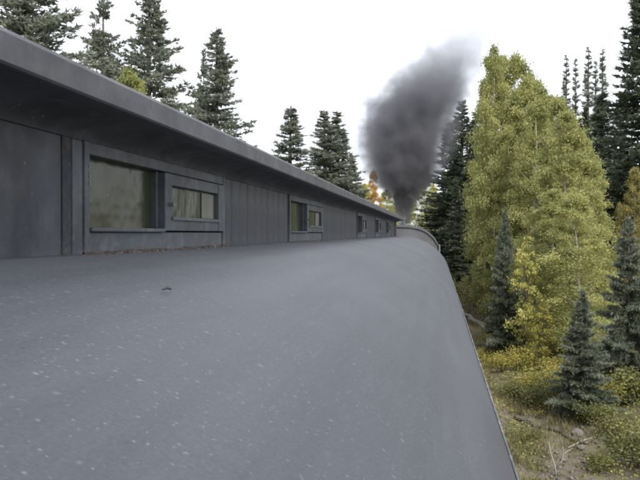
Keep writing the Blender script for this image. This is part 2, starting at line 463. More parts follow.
# clerestory roof: shallow arch with a rounded fascia along the eave
hw = 0.72
arch = [(XC + (hw - 0.013) * math.sin(a) / math.sin(1.05), CZ + 0.236 + 0.13 * (math.cos(a) - math.cos(1.05)) / (1 - math.cos(1.05))) for a in np.linspace(-1.05, 1.05, 21)]
croof = cb(MB().sheet(arch, list(np.arange(CY0, CY1 + 0.1, 0.4)) + [CY1 + 0.08], 0.004), 'clerestory_roof', M['fascia'], smooth=True)
croof.modifiers.new('edge', 'EDGE_SPLIT').split_angle = R(40)
for s in (1, -1):
    fb = MB(); xo = XC + s * hw; xi = XC + s * (hw - 0.03)
    pr = [(xo - s * 0.012, zt - 0.0005), (xo - s * 0.003, zt - 0.003), (xo + s * 0.003, zt - 0.010), (xo + s * 0.004, zs + 0.002), (xo + s * 0.002, zs - 0.001), (xo - s * 0.002, zs - 0.002), (xi, zs - 0.002), (xi, zt - 0.006)]
    vs = []; fs = []; L = list(np.arange(CY0 + 0.0, CY1 + 0.05, 0.5)) + [CY1 + 0.08]; k = len(pr)
    for j, y in enumerate(L):
        for (x, z) in pr: vs.append((x + 0.0015 * mnoise.noise((y * 0.9, 1, 2)), y, z + 0.002 * mnoise.noise((y * 0.8, 5, 2))))
    for j in range(len(L) - 1):
        for i in range(k):
            q = (j * k + i, j * k + (i + 1) % k, (j + 1) * k + (i + 1) % k, (j + 1) * k + i); fs.append(q[::-1] if s > 0 else q)
    fs.append(tuple(range(k))); fs.append(tuple((len(L) - 1) * k + i for i in range(k))[::-1])
    cb(fb.add(vs, fs), 'fascia', M['fascia'])
    cov = MB(); pr = []
    for k in range(13):
        a = math.pi / 2 * k / 12
        pr.append((xi - s * 0.0005 - s * (hw - 0.0305 - 0.604) * math.sin(a), zf - 0.002 + (zs - zf + 0.001) * math.cos(a)))
    pr += [(XC + s * 0.592, zf - 0.002), (XC + s * 0.592, zs + 0.012), (xi - s * 0.0005, zs + 0.012)]
    vs = []; fs = []; L = [CY0 + 0.01, CY1 + 0.06]; k = len(pr)
    for y in L: vs += [(x, y, z) for x, z in pr]
    for q in range(k): f4 = (q, (q + 1) % k, k + (q + 1) % k, k + q); fs.append(f4 if s > 0 else f4[::-1])
    cvo = cb(cov.add(vs, fs), 'soffit', M['soffit'], smooth=True)
    cvo.modifiers.new('edge', 'EDGE_SPLIT').split_angle = R(35)
# seams of the fascia's sheet metal
for y in (0.62, 2.75, 4.9, 7.05, 9.2):
    cb(MB().box(XC + hw + 0.001, XC + hw + 0.0065, y, y + 0.022, zs + 0.004, zt - 0.008), 'fascia_joint', M['fascia'], bevel=0.002)

# windows of the near clerestory wall: (start, length)
WIN = [(1.112, 0.80), (2.80, 0.85), (5.27, 0.72), (6.85, 0.68), (8.37, 0.70)]
board_me = None
BW = 0.086


def board(y, wd, parent=coach):
    """one upright board of the clerestory wall"""
    global board_me
    if board_me is None:
        o = MB().box(-0.022, 0.0, 0.0, BW - 0.0008, 0.0, zf - 0.001 - zb).build('wall_board', M['wall'], coach, bevel=0.0009)
        board_me = o
        o.location = (W - XC + random.uniform(-0.0007, 0.0005), y - 3.9, zb)
    else:
        o = board_me.copy(); COL.objects.link(o); o.parent = coach
        o.location = (W - XC + random.uniform(-0.0007, 0.0005), y - 3.9, zb)
    o.scale = (1, wd / BW, 1)
    return o


def window(y0, ln, reflection_peel):
    """double light: open left light set deep in the wall, right light in a proud sash"""
    k = ln / 0.80
    y = lambda t: y0 + t * k
    fr = MB(); x0, x1 = W - 0.06, W + 0.008
    zo0, zo1 = CZ + 0.011, CZ + 0.137         # opening
    fr.box(x0, x1, y(0.0), y(0.018), zb, zf - 0.001)                   # left jamb
    fr.box(x0, x1, y(0.784), y(0.80), zb, zf - 0.001)                  # right jamb
    fr.box(x0, x1 - 0.002, y(0.018), y(0.784), zo1, zf - 0.001)        # head
    fr.box(x0, W + 0.003, y(0.018), y(0.784), zb, zo0 - 0.008)         # apron below the sill
    fr.box(x0, W - 0.006, y(0.344), y(0.352), zo0, zo1)                # mullion
    f = cb(fr, 'window', M['trim'], bevel=0.002)
    cb(MB().box(x0 + 0.002, x1 + 0.004, y(0.018), y(0.352), zo0 - 0.008, zo0), 'sill', M['trim'], f, bevel=0.002)
    cb(MB().box(W - 0.024, W - 0.020, y(0.018), y(0.344), zo0, zo1), 'pane', M['glass'], f)
    s = MB(); a, c = W - 0.014, W + 0.010
    sy0, sy1, sz0, sz1 = y(0.3535), y(0.782), CZ + 0.006, CZ + 0.1355
    gy0, gy1, gz0, gz1 = y(0.394), y(0.735), CZ + 0.037, CZ + 0.1085
    s.box(a, c, sy0, gy0, sz0, sz1); s.box(a, c, gy1, sy1, sz0, sz1)
    s.box(a, c - 0.0015, gy0, gy1, sz0, gz0); s.box(a, c - 0.0015, gy0, gy1, gz1, sz1)
    cb(s, 'sash', M['trim'], f, bevel=0.002)
    cb(MB().box(a + 0.004, a + 0.008, gy0, gy1, gz0, gz1), 'pane', M['glass'], f)
    cb(MB().box(a + 0.009, a + 0.011, gy0 + (gy1 - gy0) * 0.70, gy1 - 0.004, gz0 + 0.003, gz1 - 0.003), 'reflection_peel', M['reflection_peel'], f)  # pale strip paints a reflection onto the right end of the glass
    cb(MB().box(c, c + 0.004, gy0 - 0.004, gy1 + 0.004, gz0 - 0.006, gz0 + 0.001), 'glazing_bead', M['bead'], f)
    cb(MB().tube([(c, (sy0 + gy0) / 2, CZ + 0.065), (c + 0.012, (sy0 + gy0) / 2, CZ + 0.065)], [0.004, 0.005], 8), 'catch', M['steel'], f)
    if reflection_peel == 0:
        cb(MB().box(x0 + 0.03, W + 0.0045, 1.0775, 1.1115, zb, zf - 0.002), 'casing', M['trim'], f, bevel=0.002)
        pk = MB()
        for z in (0.118, 0.108, 0.101, 0.092, 0.086):
            pk.box(x1 - 0.001, x1 + 0.0012, y(0.012) + random.uniform(0, 0.002), y(0.0185), CZ + z - random.uniform(0.003, 0.006), CZ + z)
        cb(pk, 'peeling_paint', M['reflection_peel'], f)
    # rusty line of putty under the frame
    bb = MB(); n = int(ln / 0.02)
    for i in range(n):
        yy = y0 + ln * i / n; h = random.uniform(0.002, 0.006)
        bb.box(W + 0.003, W + 0.016 + random.uniform(0, 0.006), yy, yy + ln / n * random.uniform(0.7, 1.05), zb - 0.004, zb + h)
    cb(bb, 'putty', M['grit'], f)


spans = [(CY0 + 0.02, WIN[0][0])] + [(WIN[i][0] + WIN[i][1], WIN[i + 1][0]) for i in range(4)] + [(WIN[4][0] + WIN[4][1], CY1 - 0.365)]
for i, (a, c) in enumerate(spans):
    if i == 0:
        for (p0, p1) in ((CY0 + 0.02, -1.30), (-1.297, 0.02), (0.023, 1.0495)):
            cb(MB().box(W - 0.022, W, p0, p1, zb, zf - 0.001), 'wall_panel', M['wall'], bevel=0.002)
        bt = MB(); n = 1
        for j in range(n):
            z0 = zb + (zf - zb) * j / n; z1 = zb + (zf - zb) * (j + 1) / n
            bt.box(W - 0.01, W + 0.0025 + random.uniform(-0.0012, 0.0015), 1.050, 1.077, z0, z1)
        o = cb(bt, 'batten', M['putty'], bevel=0.0015); o['label'] = 'batten with peeling putty beside the first clerestory window'
    else:
        n = max(1, round((c - a) / BW))
        for j in range(n): board(a + (c - a) * j / n + 0.001, (c - a) / n)
for i, (y0, ln) in enumerate(WIN): window(y0, ln, i)
# flashing along the foot of the wall and grit gathered against it
fl = MB(); L = np.arange(CY0, CY1 - 0.02, 0.25)
for y in L:
    fl.box(W - 0.005, W + 0.022 + random.uniform(-0.003, 0.004), y, y + 0.2485, CZ - 0.05, zb - 0.003 + random.uniform(-0.001, 0.001))
cb(fl, 'flashing', M['roof'], bevel=0.002)
# end of the clerestory, far side wall, inner darkness
cb(MB().box(XC - 0.598, XC + 0.598, CY1 - 0.048, CY1 - 0.02, CZ - 0.10, zs - 0.003), 'end_panel', M['soffit'])
cb(MB().box(XC - 0.598, XC + 0.598, CY0 + 0.02, CY0 + 0.05, CZ - 0.10, zs - 0.003), 'end_panel', M['soffit'])
cb(MB().box(XC - 0.600, XC - 0.578, CY0 + 0.02, CY1 - 0.05, zb, zf - 0.001), 'wall_panel', M['wall'])
cb(MB().box(W - 0.10, W - 0.08, CY0 + 0.05, CY1 - 0.05, CZ - 0.06, zs - 0.001), 'lining', M['soffit'])
cb(MB().box(W - 0.03, W + 0.010, CY1 - 0.36, CY1 - 0.015, zb, zf - 0.003), 'end_shade_band', M['black'], bevel=0.003)  # black board paints in the shade at the far end of the clerestory
cb(MB().box(-0.02, 0.02, CY1 - 0.03, CY1 - 0.01, CZ - 0.9, CZ - 0.25), 'end_post', M['side'])
# body below the roof: panelled side with a row of windows
for s in (1, -1):
    sx = XC + s * 1.27
    sw = MB(); a, c = sorted((sx - s * 0.03, sx))
    wy = np.arange(CY0 + 0.55, CY1 - 0.9, 1.05)
    sw.box(a, c, CY0, CY1, 0.95, 2.05); sw.box(a, c, CY0, CY1, 2.85, CZ - 0.42)
    edges = [CY0] + [e for y in wy for e in (y, y + 0.72)] + [CY1]
    for j in range(0, len(edges), 2): sw.box(a, c, edges[j], edges[j + 1], 2.05, 2.85)
    side = cb(sw, 'side_wall', M['side'])
    for y in wy:
        wf = MB(); e, g = sorted((sx - s * 0.025, sx + s * 0.008))
        wf.box(e, g, y, y + 0.05, 2.05, 2.85); wf.box(e, g, y + 0.67, y + 0.72, 2.05, 2.85)
        wf.box(e, g, y + 0.05, y + 0.67, 2.05, 2.11); wf.box(e, g, y + 0.05, y + 0.67, 2.79, 2.85)
        sf = cb(wf, 'side_window', M['trim'], side)
        e, g = sorted((sx - s * 0.022, sx - s * 0.016))
        cb(MB().box(e, g, y + 0.05, y + 0.67, 2.11, 2.79), 'side_pane', M['cleanglass'], side)
for y in (CY0, CY1 - 0.03):
    cb(MB().box(XC - 1.23, XC + 1.23, y, y + 0.03, 0.95, CZ - 0.45), 'end_wall', M['side'])
cb(MB().box(XC - 1.24, XC + 1.24, CY0, CY1, 0.85, 0.949), 'underframe', M['black'])
bogie(coach, -4.6); bogie(coach, 4.6)

# things lying on the roof
tw = MB()
def roof_z(x):
    for (a, za), (c, zc) in zip(prof, prof[1:]):
        if a <= x <= c: return CZ + za + (zc - za) * (x - a) / (c - a)
    return CZ - 0.4
cx0, cy0 = -0.312, 0.765
tw.tube([(cx0, cy0, roof_z(cx0) + 0.003), (cx0 + 0.004, cy0 + 0.006, roof_z(cx0) + 0.005), (cx0 + 0.008, cy0 + 0.008, roof_z(cx0) + 0.003)], [0.0010, 0.0019, 0.0013], 6)
tag(tw.build('cinder', M['black']), 'small black cinder lying on the grey roof below the first window', 'cinder')
rng = np.random.default_rng(4)
vs = []; fs = []
for i in range(420):
    x = -0.585 + abs(rng.normal(0, 0.022)); y = rng.uniform(0.4, 8)
    r = rng.uniform(0.0008, 0.0026); z = roof_z(x) + r * 0.3
    b0 = len(vs)
    for d in ((1, 0, 0), (-1, 0, 0), (0, 1, 0), (0, -1, 0), (0, 0, 1), (0, 0, -1)):
        vs.append((x + d[0] * r * rng.uniform(0.6, 1.4), y + d[1] * r * rng.uniform(0.6, 1.8), z + d[2] * r * rng.uniform(0.5, 1)))
    fs += [tuple(b0 + k for k in q) for q in ((0, 2, 4), (2, 1, 4), (1, 3, 4), (3, 0, 4), (2, 0, 5), (1, 2, 5), (3, 1, 5), (0, 3, 5))]
tag(link('cinder_grit', np_mesh('cinder_grit', vs, fs, M['grit'])), 'scattered soot grit and cinders gathered along the foot of the clerestory wall', 'grit', kind='stuff')

# ------------------------------------------------------------------ the arched roof car ahead
AY0, AY1 = 11.35, 24.6
ac = empty('baggage_car', (cx(16.5), (AY0 + AY1) / 2, 0), math.atan(0.0009 * 11))
tag(ac, 'grey round-roofed railway car coupled ahead of the coach', 'train car')
h2 = (AY1 - AY0) / 2
ar = [(1.18 * t, 3.43 + 0.305 * (1 - abs(t) ** 7)) for t in np.sin(np.linspace(-math.pi / 2, math.pi / 2, 31))]
rf = MB().sheet(ar, list(np.arange(-h2 - 0.02, h2 + 0.02, 0.6)) + [h2 + 0.02], 0.03, 0.004).build('roof', M['roof2'], ac, smooth=True)
rf.modifiers.new('edge', 'EDGE_SPLIT').split_angle = R(40)
for y in np.arange(-h2 + 0.9, h2, 1.5):
    MB().sheet([(x, z + 0.013) for x, z in ar], [y, y + 0.05], 0.02).build('roof_rib', M['roof2'], rf)
for yy in (-h2, h2 - 0.04):
    e = MB(); pts = [(x * 0.99, z - 0.032) for x, z in ar]
    n = len(pts); vs = [(x, yy, z) for x, z in pts] + [(pts[-1][0], yy, 1.0), (pts[0][0], yy, 1.0)]
    vs += [(x, y + 0.04, z) for x, y, z in vs]; k = n + 2
    e.add(vs, [tuple(range(k)), tuple(range(2 * k - 1, k - 1, -1))] + [(i, k + i, k + (i + 1) % k, (i + 1) % k) for i in range(k)])
    ew = e.build('end_wall', M['boxcar'], ac)
    sgn = -1 if yy < 0 else 1; yo = yy - 0.012 if yy < 0 else yy + 0.04
    for x in np.arange(-1.1, 1.05, 0.2):
        MB().box(x, x + 0.192, yo, yo + 0.012, 1.05, 3.40).build('end_board', M['boxcar'], ew, bevel=0.004)
    MB().box(-0.36, 0.36, yo - 0.02 if sgn < 0 else yo + 0.012, yo if sgn < 0 else yo + 0.032, 1.05, 2.95).build('end_door', M['trim'], ew, bevel=0.006)
for s in (-1, 1):
    a, c = sorted((s * 1.12, s * 1.155))
    sw = MB().box(a, c, -h2 + 0.04, h2 - 0.04, 1.0, 3.37).build('side_wall', M['boxcar'], ac)
    a, c = sorted((s * 1.155, s * 1.175))
    MB().box(a, c, -1.1, 0.9, 1.05, 3.1).build('sliding_door', M['trim'], sw, bevel=0.008)
    lad = MB(); x = s * 1.20
    for yy in (-h2 + 0.15, -h2 + 0.55): lad.tube([(x, yy, 1.1), (x, yy, 3.42)], 0.014, 6)
    for z in np.arange(1.3, 3.4, 0.35): lad.tube([(x, -h2 + 0.15, z), (x, -h2 + 0.55, z)], 0.012, 6)
    lad.build('ladder', M['steel'], ac)
MB().tube([(1.12, -h2 - 0.02, 3.10), (1.12, -h2 - 0.09, 3.08), (1.12, -h2 - 0.09, 2.62), (1.12, -h2 - 0.02, 2.60)], 0.011, 6).build('grab_iron', M['black'], ac)
MB().box(-1.15, 1.15, -h2, h2, 0.85, 0.998).build('underframe', M['black'], ac)
bogie(ac, -h2 + 1.9); bogie(ac, h2 - 1.9)

# ------------------------------------------------------------------ tender and engine
td = empty('tender', (cx(28.6), 28.6, 0), math.atan(0.0017 * 17.6))
tag(td, 'black coal tender behind the smoking engine', 'tender')
MB().box(-1.1, 1.1, -3.4, 3.4, 0.95, 1.05).build('underframe', M['black'], td)
MB().box(-1.1, 1.1, -3.3, 3.3, 1.052, 2.55).build('tank', M['black'], td, bevel=0.04)
q = MB(); q.box(-1.1, -1.06, -0.8, 3.3, 2.552, 3.05); q.box(1.06, 1.1, -0.8, 3.3, 2.552, 3.05); q.box(-1.06, 1.06, -0.84, -0.8, 2.552, 3.0)
q.build('coal_bunker', M['black'], td)
g_ = []; q = MB()
for i in range(90):
    x, y = random.uniform(-0.95, 0.95), random.uniform(-0.65, 3.1); z = 2.62 + 0.35 * (1 - abs(x)) * random.uniform(0.5, 1); r = random.uniform(0.08, 0.16)
    q.add([(x + r, y, z), (x - r, y, z), (x, y + r, z), (x, y - r, z), (x, y, z + r), (x, y, z - r)], [(0, 2, 4), (2, 1, 4), (1, 3, 4), (3, 0, 4), (2, 0, 5), (1, 2, 5), (3, 1, 5), (0, 3, 5)])
tag(q.build('coal', M['black'], td), kind='stuff')
bogie(td, -2.0); bogie(td, 2.0)

SX, SY = at(404, 42.5)
lo_ang = math.atan(0.0017 * 28)
LL = 8.6                                     # stack ahead of the cab's rear wall
lx, ly = SX + math.sin(lo_ang) * LL, SY - math.cos(lo_ang) * LL
en = empty('steam_locomotive', (lx, ly, 0), lo_ang)
tag(en, 'black steam locomotive at the head of the train under its smoke plume', 'locomotive')
boil = MB().tube([(0, 1.8, 2.15), (0, 3.6, 2.15), (0, 3.7, 2.12), (0, 7.6, 2.08)], [0.80, 0.80, 0.74, 0.70], 28).build('boiler', M['black'], en, smooth=False)
for y in (3.0, 4.4, 5.8, 7.2): MB().tube([(0, y, 2.11), (0, y + 0.06, 2.11)], 0.79 if y < 3.6 else 0.755, 28).build('boiler_band', M['black'], boil)
MB().tube([(0, 7.6, 2.08), (0, 9.3, 2.08), (0, 9.36, 2.08), (0, 9.42, 2.08)], [0.74, 0.74, 0.66, 0.45], 28).build('smokebox', M['black'], en)
MB().tube([(0, 8.6, 2.7), (0, 8.6, 2.92), (0, 8.6, 3.45), (0, 8.6, 3.60), (0, 8.6, 3.66)], [0.36, 0.23, 0.27, 0.33, 0.30], 20).build('smokestack', M['black'], en)
MB().tube([(0, 4.9, 2.7), (0, 4.9, 3.1), (0, 4.9, 3.24), (0, 4.9, 3.32)], [0.36, 0.34, 0.26, 0.08], 20).build('steam_dome', M['black'], en)
MB().tube([(0, 6.9, 2.65), (0, 6.9, 3.0), (0, 6.9, 3.13), (0, 6.9, 3.2)], [0.34, 0.32, 0.24, 0.08], 20).build('sand_dome', M['black'], en)
MB().tube([(0, 9.3, 2.95), (0, 9.55, 2.95)], [0.15, 0.17], 16).build('headlight', M['steel'], en)
cab = MB()
for s in (-1, 1):
    a, c = sorted((s * 1.15, s * 1.19))
    cab.box(a, c, 0.0, 2.0, 1.1, 2.2); cab.box(a, c, 0.0, 0.35, 2.2, 2.9); cab.box(a, c, 1.65, 2.0, 2.2, 2.9); cab.box(a, c, 0.95, 1.05, 2.2, 2.9); cab.box(a, c, 0.0, 2.0, 2.9, 3.12)
cab.box(-1.15, 1.15, 1.96, 2.0, 1.1, 3.12)
cab.build('cab', M['black'], en)
MB().sheet([(1.3 * t, 3.10 + 0.42 * (1 - t * t)) for t in np.linspace(-1, 1, 13)], [-0.5, 2.15], 0.04).build('cab_roof', M['black'], en)
for s in (-1, 1):
    a, c = sorted((s * 0.75, s * 1.2)); MB().box(a, c, 2.0, 9.2, 1.55, 1.6).build('running_board', M['black'], en)
    MB().tube([(s * 0.98, 8.1, 0.75), (s * 0.98, 9.2, 0.75)], 0.32, 18).build('cylinder', M['black'], en)
    for y in (3.0, 4.35, 5.7, 7.05):
        wv = link('driving_wheel', wheel_me, en, (s * 0.5, y, 0.55)); wv.scale = (1, 0.55 / 0.42, 0.55 / 0.42); wv.rotation_euler = (0, 0, 0 if s > 0 else math.pi)
    MB().box(s * 0.66 - 0.04, s * 0.66 + 0.04, 2.9, 7.15, 0.42, 0.52).build('side_rod', M['steel'], en)
MB().box(-0.5, 0.5, 0.2, 9.6, 0.85, 1.1).build('frame', M['black'], en)
pl = MB()
for x in np.linspace(-0.9, 0.9, 11): pl.tube([(x, 9.7, 0.75), (x * 0.6, 10.5 - abs(x) * 0.4, 0.12)], 0.03, 5)
pl.box(-1.1, 1.1, 9.55, 9.72, 0.72, 0.95); pl.build('pilot', M['black'], en)

# ------------------------------------------------------------------ trees
def trunk_tube(pts, rads, n=7):
    q = MB(); q.tube(pts, rads, n); return q


def blades(P, D, ln, wd, rng, rnd):
    """one narrow triangle per row of P, pointing along D"""
    D = D / np.linalg.norm(D, axis=1, keepdims=True)
    Q = rng.normal(size=P.shape); Wv = np.cross(D, Q); Wv /= np.linalg.norm(Wv, axis=1, keepdims=True) + 1e-9
    n = len(P); V = np.empty((n, 3, 3))
    V[:, 0] = P - Wv * wd[:, None]; V[:, 1] = P + Wv * wd[:, None]; V[:, 2] = P + D * ln[:, None]
    return V.reshape(-1, 3), np.arange(3 * n).reshape(-1, 3), np.repeat(rnd, 3)


def leaves(P, size, rng, rnd, flat=0.0):
    n = len(P); A = rng.normal(size=(n, 3)); A /= np.linalg.norm(A, axis=1, keepdims=True)
    Q = rng.normal(size=(n, 3)); Q[:, 2] *= (1 - flat); B = np.cross(A, Q); B /= np.linalg.norm(B, axis=1, keepdims=True) + 1e-9
    s = size[:, None]; V = np.empty((n, 4, 3))
    V[:, 0] = P - A * s * 0.5; V[:, 1] = P + B * s * 0.42; V[:, 2] = P + A * s * 0.55; V[:, 3] = P - B * s * 0.42
    return V.reshape(-1, 3), np.arange(4 * n).reshape(-1, 4), np.repeat(rnd, 4)


def conifer(seed, H=10.0, Rb=1.5, whorls=34, per=6, bare=0.06, needle=0.2, wneed=0.03, sparse=0.0, power=0.85, lump=0.25):
    """returns (trunk mesh with limbs, crown mesh); height H"""
    rng = np.random.default_rng(seed)
    tr = MB(); tr.tube([(0, 0, -0.5), (0, 0, H * 0.3), (0.03, 0.02, H * 0.65), (0, 0, H * 0.985)], [H * 0.016, H * 0.012, H * 0.007, H * 0.0012], 8)
    P, D, Ln, Rn = [], [], [], []
    for iw in range(whorls):
        t = bare + (1 - bare) * (iw / whorls) ** 0.93
        gap = rng.random() < sparse
        for ib in range(per + int(rng.integers(-1, 2))):
            if gap and rng.random() < 0.7: continue
            z0 = H * (t + (1 - bare) * rng.uniform(-0.5, 0.5) / whorls)
            az = rng.uniform(0, 2 * math.pi); L = Rb * (1 - t) ** power * min(1.0, 0.55 + 4 * t) * rng.uniform(1 - lump - 0.15, 1 + lump) + 0.03 * H / 10
            up = -0.12 + 0.75 * t ** 1.3 + rng.normal(0, 0.08)
            d = np.array([math.cos(az), math.sin(az), up]); d /= np.linalg.norm(d)
            sag = rng.uniform(0.10, 0.3) * (1 - 0.7 * t)
            path = lambda s: np.array([0, 0, z0 + rng.normal(0, 0.0)]) + d * (s * L) + np.array([0, 0, -sag * L * s * (1.6 - 1.1 * s)])
            tr.tube([path(0.0), path(0.5), path(0.95)], [0.012 * L + 0.004, 0.008 * L + 0.003, 0.003], 3, caps=False)
            side = np.array([-d[1], d[0], 0.0]); br = rng.uniform(-0.22, 0.22)
            nb = max(4, int(L / (0.0095 * H)))
            for k in range(nb):
                s = 0.12 + 0.88 * (k + rng.random()) / nb
                b = path(s); bl = (0.34 * L * (1 - s) + 0.10) * rng.uniform(0.6, 1.2)
                for sg in (-1, 1):
                    dd = d * rng.uniform(0.55, 0.9) + side * sg * rng.uniform(0.5, 0.9) + np.array([0, 0, rng.uniform(-0.35, 0.12)])
                    m = max(2, int(bl / (0.0065 * H)))
                    for q in range(m):
                        pp = b + dd * (bl * (q + rng.random()) / m)
                        for _ in range(3):
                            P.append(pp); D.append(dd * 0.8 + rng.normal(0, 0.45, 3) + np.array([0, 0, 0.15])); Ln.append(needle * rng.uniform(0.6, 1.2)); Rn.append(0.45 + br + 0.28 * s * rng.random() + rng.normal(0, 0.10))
            for _ in range(4):
                P.append(path(0.96)); D.append(d + rng.normal(0, 0.25, 3)); Ln.append(needle * 1.1); Rn.append(0.6 + br)
    for _ in range(40):
        zz = rng.uniform(0.93, 1.0); P.append(np.array([0, 0, H * zz])); D.append(np.array([rng.normal(0, 0.5), rng.normal(0, 0.5), 0.9])); Ln.append(needle * 1.1); Rn.append(0.55)
    P = np.array(P); D = np.array(D); Ln = np.array(Ln); Ln *= np.clip(0.30 + 5.0 * (1 - P[:, 2] / H), 0.30, 1.0); Rn = np.clip(np.array(Rn), 0, 1)
    return tr, blades(P, D, Ln, np.full(len(P), wneed) * rng.uniform(0.7, 1.3, len(P)), rng, Rn)


def aspen(seed, H=10.0, Rc=1.35, bare=0.10, n=15000, size=0.10, clumps=170, bushy=0.0):
    rng = np.random.default_rng(seed)
    bend = [(0, 0, -0.4)]; x = y = 0.0
    for k in range(1, 8):
        x += rng.normal(0, 0.05); y += rng.normal(0, 0.05); bend.append((x, y, H * 0.96 * k / 7))
    tr = MB(); tr.tube(bend, [H * 0.011 * (1 - 0.9 * k / 7) + 0.006 for k in range(8)], 8)
    C, Cr, Cb = [], [], []
    for k in range(clumps):
        t = bare + (1 - bare) * rng.random() ** 0.9
        prof = (math.sin(math.pi * min(1, max(0, (t - bare) / (1 - bare))) ** (0.62 + bushy)) ** 0.55) if t < 1 else 0
        prof = max(prof, 0.10)
        rad = Rc * prof * math.sqrt(rng.uniform(0.08, 1.0)) * rng.uniform(0.8, 1.12); az = rng.uniform(0, 2 * math.pi)
        i = min(6, int(t / 0.96 * 7)); px, py = bend[i][0], bend[i][1]
        c = np.array([px + rad * math.cos(az), py + rad * math.sin(az), H * t])
        C.append(c); Cr.append(rng.uniform(0.18, 0.42) * (0.6 + 0.4 * prof) * Rc / 1.35); Cb.append(rng.normal(0, 0.22))
        if k % 4 == 0 and t < 0.95:
            zb_ = max(0.5, H * t - rad * rng.uniform(0.7, 1.2))
            tr.tube([(px, py, zb_), tuple((np.array([px, py, zb_]) + c) / 2 + np.array([0, 0, -0.06])), tuple(c)], [0.016, 0.010, 0.004], 4, caps=False)
    C = np.array(C); Cr = np.array(Cr); Cb = np.array(Cb)
    idx = rng.integers(0, clumps, n); off = rng.normal(0, 0.50, (n, 3)); off[:, 2] *= 0.75
    Pp = C[idx] + off * Cr[idx][:, None]
    Pp[:, 2] = np.maximum(Pp[:, 2], 0.1)
    rn = np.clip(0.45 + Cb[idx] + rng.normal(0, 0.13, n), 0, 1)
    return tr, leaves(Pp, size * rng.uniform(0.7, 1.25, n), rng, rn)


def shrub(seed, H=1.0, Rc=0.7, n=2200, size=0.055, stems=14):
    rng = np.random.default_rng(seed); tr = MB(); C = []; Cb = []
    for k in range(stems):
        az = rng.uniform(0, 6.283); sp = Rc * rng.uniform(0.25, 1.0); hh = H * rng.uniform(0.45, 1.0)
        tip = np.array([sp * math.cos(az), sp * math.sin(az), hh]); mid = tip * np.array([0.45, 0.45, 0.6])
        tr.tube([(0.04 * math.cos(az), 0.04 * math.sin(az), -0.1), tuple(mid), tuple(tip)], [0.014, 0.009, 0.003], 4, caps=False)
        cb_ = rng.normal(0, 0.17)
        for s in (0.45, 0.65, 0.82, 1.0):
            C.append(mid + (tip - mid) * (s - 0.3) / 0.7 + rng.normal(0, 0.05, 3)); Cb.append(cb_)
    C = np.array(C); Cb = np.array(Cb); idx = rng.integers(0, len(C), n)
    Pp = C[idx] + rng.normal(0, 0.13, (n, 3)) * (Rc / 0.7); Pp[:, 2] = np.maximum(Pp[:, 2], 0.02)
    rn = np.clip(0.45 + Cb[idx] + rng.normal(0, 0.15, n), 0, 1)
    return tr, leaves(Pp, size * rng.uniform(0.6, 1.3, n), rng, rn)


CACHE = {}


def pair(key, gen, barkm, leafm):
    """meshes of one kind of plant: (wood mesh, leaf mesh)"""
    k = (key, barkm, leafm)
    if k not in CACHE:
        if key not in CACHE: CACHE[key] = gen()
        tr, (V, Fa, rn) = CACHE[key]
        t = bpy.data.meshes.new('trunk'); t.from_pydata(tr.v, [], tr.f); t.materials.append(M[barkm]); t.polygons.foreach_set('use_smooth', [True] * len(t.polygons)); t.update()
        CACHE[k] = (t, np_mesh('crown', V, Fa, M[leafm], rn))
    return CACHE[k]


def plant(name, label, cat, group, key, gen, barkm, leafm, x, y, h, wide, H0, rz=None, wood='trunk', leaf='crown', sink=0.0):
    t, c = pair(key, gen, barkm, leafm)
    root = empty(name, (x, y, gz(x, y) - sink), random.uniform(0, 6.28) if rz is None else rz)
    s = h / H0; root.scale = (s * wide, s * wide, s)
    tag(root, label, cat, group)
    link(wood, t, root); link(leaf, c, root)
    return root


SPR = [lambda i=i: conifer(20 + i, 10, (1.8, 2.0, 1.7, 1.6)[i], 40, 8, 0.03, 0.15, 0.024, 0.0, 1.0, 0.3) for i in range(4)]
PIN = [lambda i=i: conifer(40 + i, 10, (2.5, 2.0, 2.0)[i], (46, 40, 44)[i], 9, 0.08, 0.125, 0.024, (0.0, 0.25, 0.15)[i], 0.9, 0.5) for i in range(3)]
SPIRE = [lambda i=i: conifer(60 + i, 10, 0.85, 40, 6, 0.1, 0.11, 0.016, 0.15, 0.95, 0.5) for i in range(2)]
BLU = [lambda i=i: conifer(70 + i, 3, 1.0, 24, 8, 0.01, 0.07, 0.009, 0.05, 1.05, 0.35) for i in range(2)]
ASP = [lambda i=i: aspen(80 + i, 10, 1.6, 0.03, 38000, 0.078, 200, (0, 0.12, -0.1)[i]) for i in range(3)]
BUSH = [lambda i=i: shrub(100 + i, 1.0, 0.75, 2400, 0.06, 15) for i in range(4)]
SAP = [lambda i=i: aspen(120 + i, 3.0, 0.6, 0.12, 4200, 0.06, 70, 0.1) for i in range(2)]


def ctree(name, label, group, fam, i, mt, u, dc, vtop, wide, cat='tree', H0=10.0, bark='bark'):
    x, y = at(u, dc); h = height_at(vtop, dc) - gz(x, y)
    lst = {'SPR': SPR, 'PIN': PIN, 'SPIRE': SPIRE, 'BLU': BLU, 'ASP': ASP, 'SAP': SAP}[fam]
    return plant(name, label, cat, group, fam + str(i), lst[i], bark, mt, x, y, h, wide, H0)


